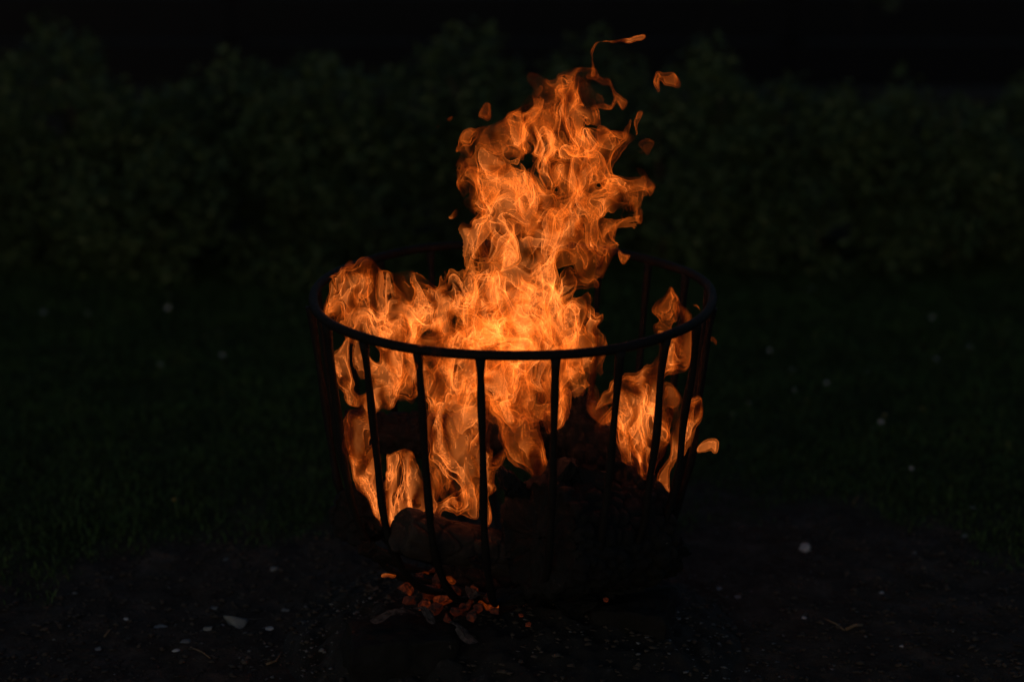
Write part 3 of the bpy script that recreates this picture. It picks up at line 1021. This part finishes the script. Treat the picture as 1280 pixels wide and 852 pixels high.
for px, py, w, z, lab in ((651, 768, 7, 0.10, 'small red glowing crumb right of the ember bed'), (660, 780, 8, 0.09, 'red streak of ember below the small glowing crumb'), (661, 813, 9, 0.06, 'lowest red ember, alone on the dark ash at the bottom'),
                          (686, 711, 6, 0.16, 'tiny red ember on the thick cracked log'), (757, 749, 9, 0.12, 'dim red ember low on the right side'), (842, 632, 8, 0.27, 'tiny orange ember beside the right bars'), (846, 642, 6, 0.26, 'dark red ember just under the tiny orange one')):
    g = ground_at(px, py, z) if px != 686 and px < 800 else at(px, py, -0.22 if px == 686 else -0.03)
    rm = w * 0.00118 * 0.5
    o = link('ember', stone_mesh('ember', rm, rm, rm * 0.8, 950 + px, 2, 0.8), MAT['ember'], None, smooth=False)
    o.location = g
    tag(o, lab, 'ember', 'stray embers')

# ------------------------------------------------------------------ the iron fire basket
basket = empty('fire_basket', (0, 0, 0.1), 'round black iron fire basket of upright bars holding the burning logs', 'fire basket')
PROFILE = [(0.300, 0.55), (0.292, 0.48), (0.284, 0.40), (0.275, 0.32), (0.266, 0.265), (0.250, 0.215), (0.225, 0.170), (0.190, 0.135), (0.150, 0.118), (0.118, 0.112)]


def ring(name, R, z, r, seg=128, flat=1.0, seed=0.0):
    V, F = [], []
    for i in range(seg):
        a = 2 * math.pi * i / seg
        wob = 0.0016 * math.sin(3 * a + 1) + 0.001 * math.sin(7 * a)
        for j in range(12):
            b = 2 * math.pi * j / 12
            rr = R + math.cos(b) * r + wob
            V.append((math.cos(a) * rr, math.sin(a) * rr, z + math.sin(b) * r * flat + wob * 0.8))
    for i in range(seg):
        for j in range(12):
            F.append((i * 12 + j, ((i + 1) % seg) * 12 + j, ((i + 1) % seg) * 12 + (j + 1) % 12, i * 12 + (j + 1) % 12))
    me = bpy.data.meshes.new(name); me.from_pydata(V, [], F)
    return link(name, me, MAT['iron'], basket)


ring('rim', RING_R, RING_Z, 0.0071)
ring('base_hoop', 0.118, 0.110, 0.007, 64)


def catmull(pts, n=4):
    pts = [Vector(p) for p in pts]
    out = []
    for i in range(len(pts) - 1):
        p0, p1, p2, p3 = pts[max(i - 1, 0)], pts[i], pts[i + 1], pts[min(i + 2, len(pts) - 1)]
        for k in range(n):
            t = k / n
            out.append(0.5 * ((2 * p1) + (p2 - p0) * t + (2 * p0 - 5 * p1 + 4 * p2 - p3) * t * t + (3 * p1 - p0 - 3 * p2 + p3) * t ** 3))
    out.append(pts[-1])
    return out


BAR_ANGLES = [-82, -63, -44, -25.7, -8.2, 11.5, 29.8, 46.8, 63, 80]
rest = np.linspace(80, 278, 12)[1:-1]
for k, d in enumerate(BAR_ANGLES + list(rest)):
    a = math.radians(d)
    r = random.Random(k)
    j = [r.uniform(-.002, .002) for _ in PROFILE]
    pts = [(math.sin(a + jj * 3) * (R + jj), -math.cos(a + jj * 3) * (R + jj), z - (0.004 if i == 0 else 0)) for i, ((R, z), jj) in enumerate(zip(PROFILE, j))]
    pts = catmull(pts)
    rad = [0.0057 + 0.0007 * math.sin(i * 0.9 + k) for i in range(len(pts))]
    rad[0] = 0.0080; rad[1] = 0.0068
    tube('bar', pts, rad, MAT['iron'], basket, 10)
for k in range(2):
    a = math.radians(20 + 90 * k)
    tube('base_strap', [(math.cos(a) * 0.118 * s, math.sin(a) * 0.118 * s, 0.106 - 0.006 * k) for s in (-1, -.3, .3, 1)], 0.006, MAT['iron'], basket, 8)


# ------------------------------------------------------------------ the fire
fire = empty('fire', (0, 0, 0.2), 'tall orange fire blazing up out of the iron basket', 'fire')
flame('flame', [
    [(650, 450, 66, -.02), (655, 400, 62), (657, 360, 54), (662, 325, 54), (676, 290, 64), (686, 255, 70), (693, 215, 80), (697, 187, 70), (700, 162, 42), (704, 140, 17), (722, 110, 6)],
    [(664, 165, 32), (645, 145, 14), (637, 112, 5)], [(790, 200, 9), (812, 222, 5), (800, 245, 4)], [(680, 125, 30), (668, 105, 10), (666, 88, 4)], [(700, 110, 16), (720, 98, 11), (742, 93, 6)],
    [(632, 196, 44), (598, 182, 20)], [(620, 235, 36), (592, 256, 15), (566, 265, 6)], [(605, 268, 12), (597, 294, 17)],
    [(760, 180, 30), (798, 178, 9), (806, 192, 6)], [(765, 235, 28), (799, 231, 9)], [(770, 200, 16), (799, 178, 7)], [(745, 270, 30), (765, 300, 18), (755, 330, 10)], [(720, 345, 26), (736, 352, 9)],
    [(620, 370, 40), (604, 335, 14), (611, 310, 6)]],
    fire, seed=1.3, h=0.0020, fine=1.2, amp=1.0, pad=0.035, curl=1.6, levels=(0.03, 0.42), holes=[(662, 192, 13), (672, 214, 10), (696, 186, 9), (692, 232, 15), (782, 210, 19), (757, 270, 12), (712, 335, 18, 1.0), (735, 160, 10), (640, 205, 9), (742, 225, 9), (615, 120, 30), (775, 150, 20)], curtains=1)
flame('flame', [[(640, 400, 50, -.05), (590, 392, 48), (545, 392, 42), (505, 398, 38), (470, 392, 34), (440, 374, 34), (444, 345, 20)], [(435, 378, 28), (414, 384, 14), (408, 354, 6)], [(545, 375, 22), (548, 343, 8)], [(575, 380, 22), (583, 350, 8)], [(440, 390, 16), (445, 425, 12)], [(460, 400, 18), (475, 432, 12)]],
      fire, y=-0.07, seed=5.6, fine=1.6, amp=0.7, curl=1.4, curtains=1, gain=1.1)
flame('flame', [[(500, 418, 30, -.22), (545, 432, 34, -.25), (592, 432, 30, -.25), (570, 470, 36, -.2), (560, 500, 26, -.17)], [(515, 440, 24, -.22), (506, 480, 20, -.18), (500, 502, 10, -.16)]],
      fire, y=-0.2, seed=7.7, fine=1.5, amp=0.65, curl=1.2, gain=0.9)
flame('flame', [[(425, 440, 9), (424, 462, 11), (440, 490, 11), (456, 502, 7)], [(445, 433, 12), (466, 472, 14), (470, 505, 9)], [(488, 450, 16), (482, 490, 14), (470, 512, 9)]], fire, y=-0.12, seed=9.2, fine=1.8, amp=0.45, gain=1.2)
flame('flame', [[(456, 502, 12), (445, 530, 15), (441, 560, 16), (453, 592, 14), (468, 622, 11), (473, 652, 6)], [(470, 540, 6), (468, 580, 9), (476, 615, 7)]], fire, y=-0.13, seed=10.4, fine=1.8, amp=0.45, gain=1.2)
flame('flame', [[(535, 470, 18), (548, 520, 20), (556, 560, 18), (585, 590, 20), (604, 615, 15), (608, 652, 7)], [(578, 500, 22), (590, 550, 22), (592, 590, 26), (590, 625, 18)], [(560, 560, 22), (560, 600, 24), (575, 630, 16)]], fire, y=-0.15, seed=12.5, fine=1.6, amp=0.45, gain=1.15)
flame('flame', [[(546, 642, 13), (575, 630, 17), (602, 612, 15), (613, 585, 11), (630, 560, 9), (633, 540, 5)], [(545, 595, 10), (538, 620, 10), (550, 640, 10)]], fire, y=-0.17, seed=13.7, fine=1.7, amp=0.42, gain=1.1)
flame('flame', [[(487, 583, 14), (498, 610, 20), (514, 634, 16), (534, 634, 10)], [(506, 578, 12), (522, 605, 15), (534, 630, 10)], [(484, 595, 10), (487, 640, 12), (479, 656, 6)]], fire, y=-0.15, seed=17.9, fine=2.1, amp=0.5, curtains=2, gain=2.3)
flame('flame', [[(650, 445, 62), (655, 478, 50), (660, 505, 22)], [(690, 460, 36), (700, 492, 18)]], fire, y=-0.08, seed=18.4, fine=1.5, amp=0.7, curtains=1, gain=0.6)
flame('flame', [[(618, 508, 22), (655, 516, 25), (692, 505, 21)], [(640, 540, 20), (668, 575, 20), (692, 600, 10)], [(668, 562, 12), (700, 584, 7), (730, 605, 4)], [(655, 520, 16), (645, 555, 12), (660, 585, 9)]], fire, y=-0.1, seed=19.6, fine=1.6, amp=0.45, gain=0.7)
flame('flame', [[(715, 400, 28), (740, 402, 17), (754, 404, 8)], [(725, 430, 28), (747, 450, 13)], [(742, 395, 11), (738, 380, 7)], [(748, 480, 10), (745, 505, 11), (757, 522, 8)]], fire, y=-0.06, seed=22.9, fine=1.7, amp=0.55)
flame('flame', [[(840, 366, 9), (836, 385, 18), (830, 402, 24), (838, 428, 24), (824, 455, 20), (803, 490, 33), (798, 530, 38), (804, 575, 29), (810, 610, 11)], [(855, 405, 14), (858, 440, 9)], [(815, 460, 16), (780, 485, 15), (755, 500, 7)],
                [(837, 470, 13), (840, 500, 10)], [(860, 505, 12), (857, 540, 15), (847, 575, 13), (837, 614, 7)]], fire, y=-0.06, seed=25.3, fine=1.6, amp=0.46, curl=1.1, curtains=2, warp=1.1)

# flames torn loose from the fire
LOOSE = [([[(821, 90, 6), (818, 100, 6), (822, 116, 4)], [(822, 92, 7), (834, 101, 8), (845, 106, 6)]], 'bent flame scrap floating highest, to the right of the fire', 0.0),
         ([[(608, 134, 4), (606, 146, 6)]], 'small drop of flame floating left of the fire top', 0.0),
         ([[(741, 92, 3.6), (741, 68, 3.2), (748, 58, 3.6), (765, 56, 3.8), (785, 55, 4.4), (803, 49, 4.2)]], 'thin hooked wisp of red flame above the fire top', 0.0),
         ([[(738, 95, 5), (760, 104, 4), (775, 121, 5.5), (783, 135, 4)], [(775, 121, 5), (762, 131, 4.2), (742, 134, 4)]], 'looped wisp of flame at the right of the fire top', 0.0),
         ([[(788, 150, 4), (784, 168, 5.5)]], 'short flame sliver right of the fire top, nearer to it', 0.0),
         ([[(802, 140, 3), (799, 154, 4.5), (800, 168, 3.5)]], 'thin upright flame sliver right of the fire top, outermost of two', 0.0),
         ([[(520, 716, 2.5), (535, 714, 3.2)]], 'thin orange flame streak at the back edge of the ember bed', -0.16),
         ([[(560, 723, 4), (568, 731, 4)]], 'small flame curl in the middle of the ember bed', -0.17),
         ([[(548, 165, 4.5), (556, 157, 3.2), (566, 148, 2.6)]], 'faint red fleck drifting at the upper left of the fire', 0.0),
         ([[(798, 266, 6), (795, 276, 5)]], 'dim reddish flame scrap right of the middle of the fire', 0.02),
         ([[(777, 312, 4), (784, 322, 7)]], 'teardrop flame floating over the far rim right of the fire', 0.02),
         ([[(868, 386, 4), (878, 386, 3)]], 'flat flame sliver beside the right rim', -0.02),
         ([[(880, 418, 4), (892, 424, 6), (893, 432, 3)]], 'dull flame curl at the outer right bars, below the rim', -0.02),
         ([[(880, 562, 6), (889, 557, 8), (891, 568, 4)]], 'flame tongue poking out through the right bars', -0.06),
         ([[(875, 470, 3), (875, 480, 4.5), (872, 492, 3)]], 'little flame curls between the right bars', -0.04),
         ([[(480, 719, 3), (489, 723, 4.5), (499, 722, 3)]], 'small bright lick of flame left of the ember bed', -0.17),
         ([[(597, 753, 4), (606, 761, 4.5), (624, 757, 3.5)]], 'small bright lick of flame right of the ember bed', -0.18)]
for i, (ch, lab, yy) in enumerate(LOOSE):
    tag(flame('loose_flame', ch, None, h=0.0015, y=yy, seed=31.0 + 2.1 * i, warp=0.6, fine=2.0, amp=0.15 if i in (0, 2, 3, 6, 8) else 0.38, floor=0.35, levels=(0.02, 0.3), curtains=1, pad=0.02, gain=(0.55 if i in (8, 9) else 0.8)), lab, 'flame', 'flames torn loose from the fire')
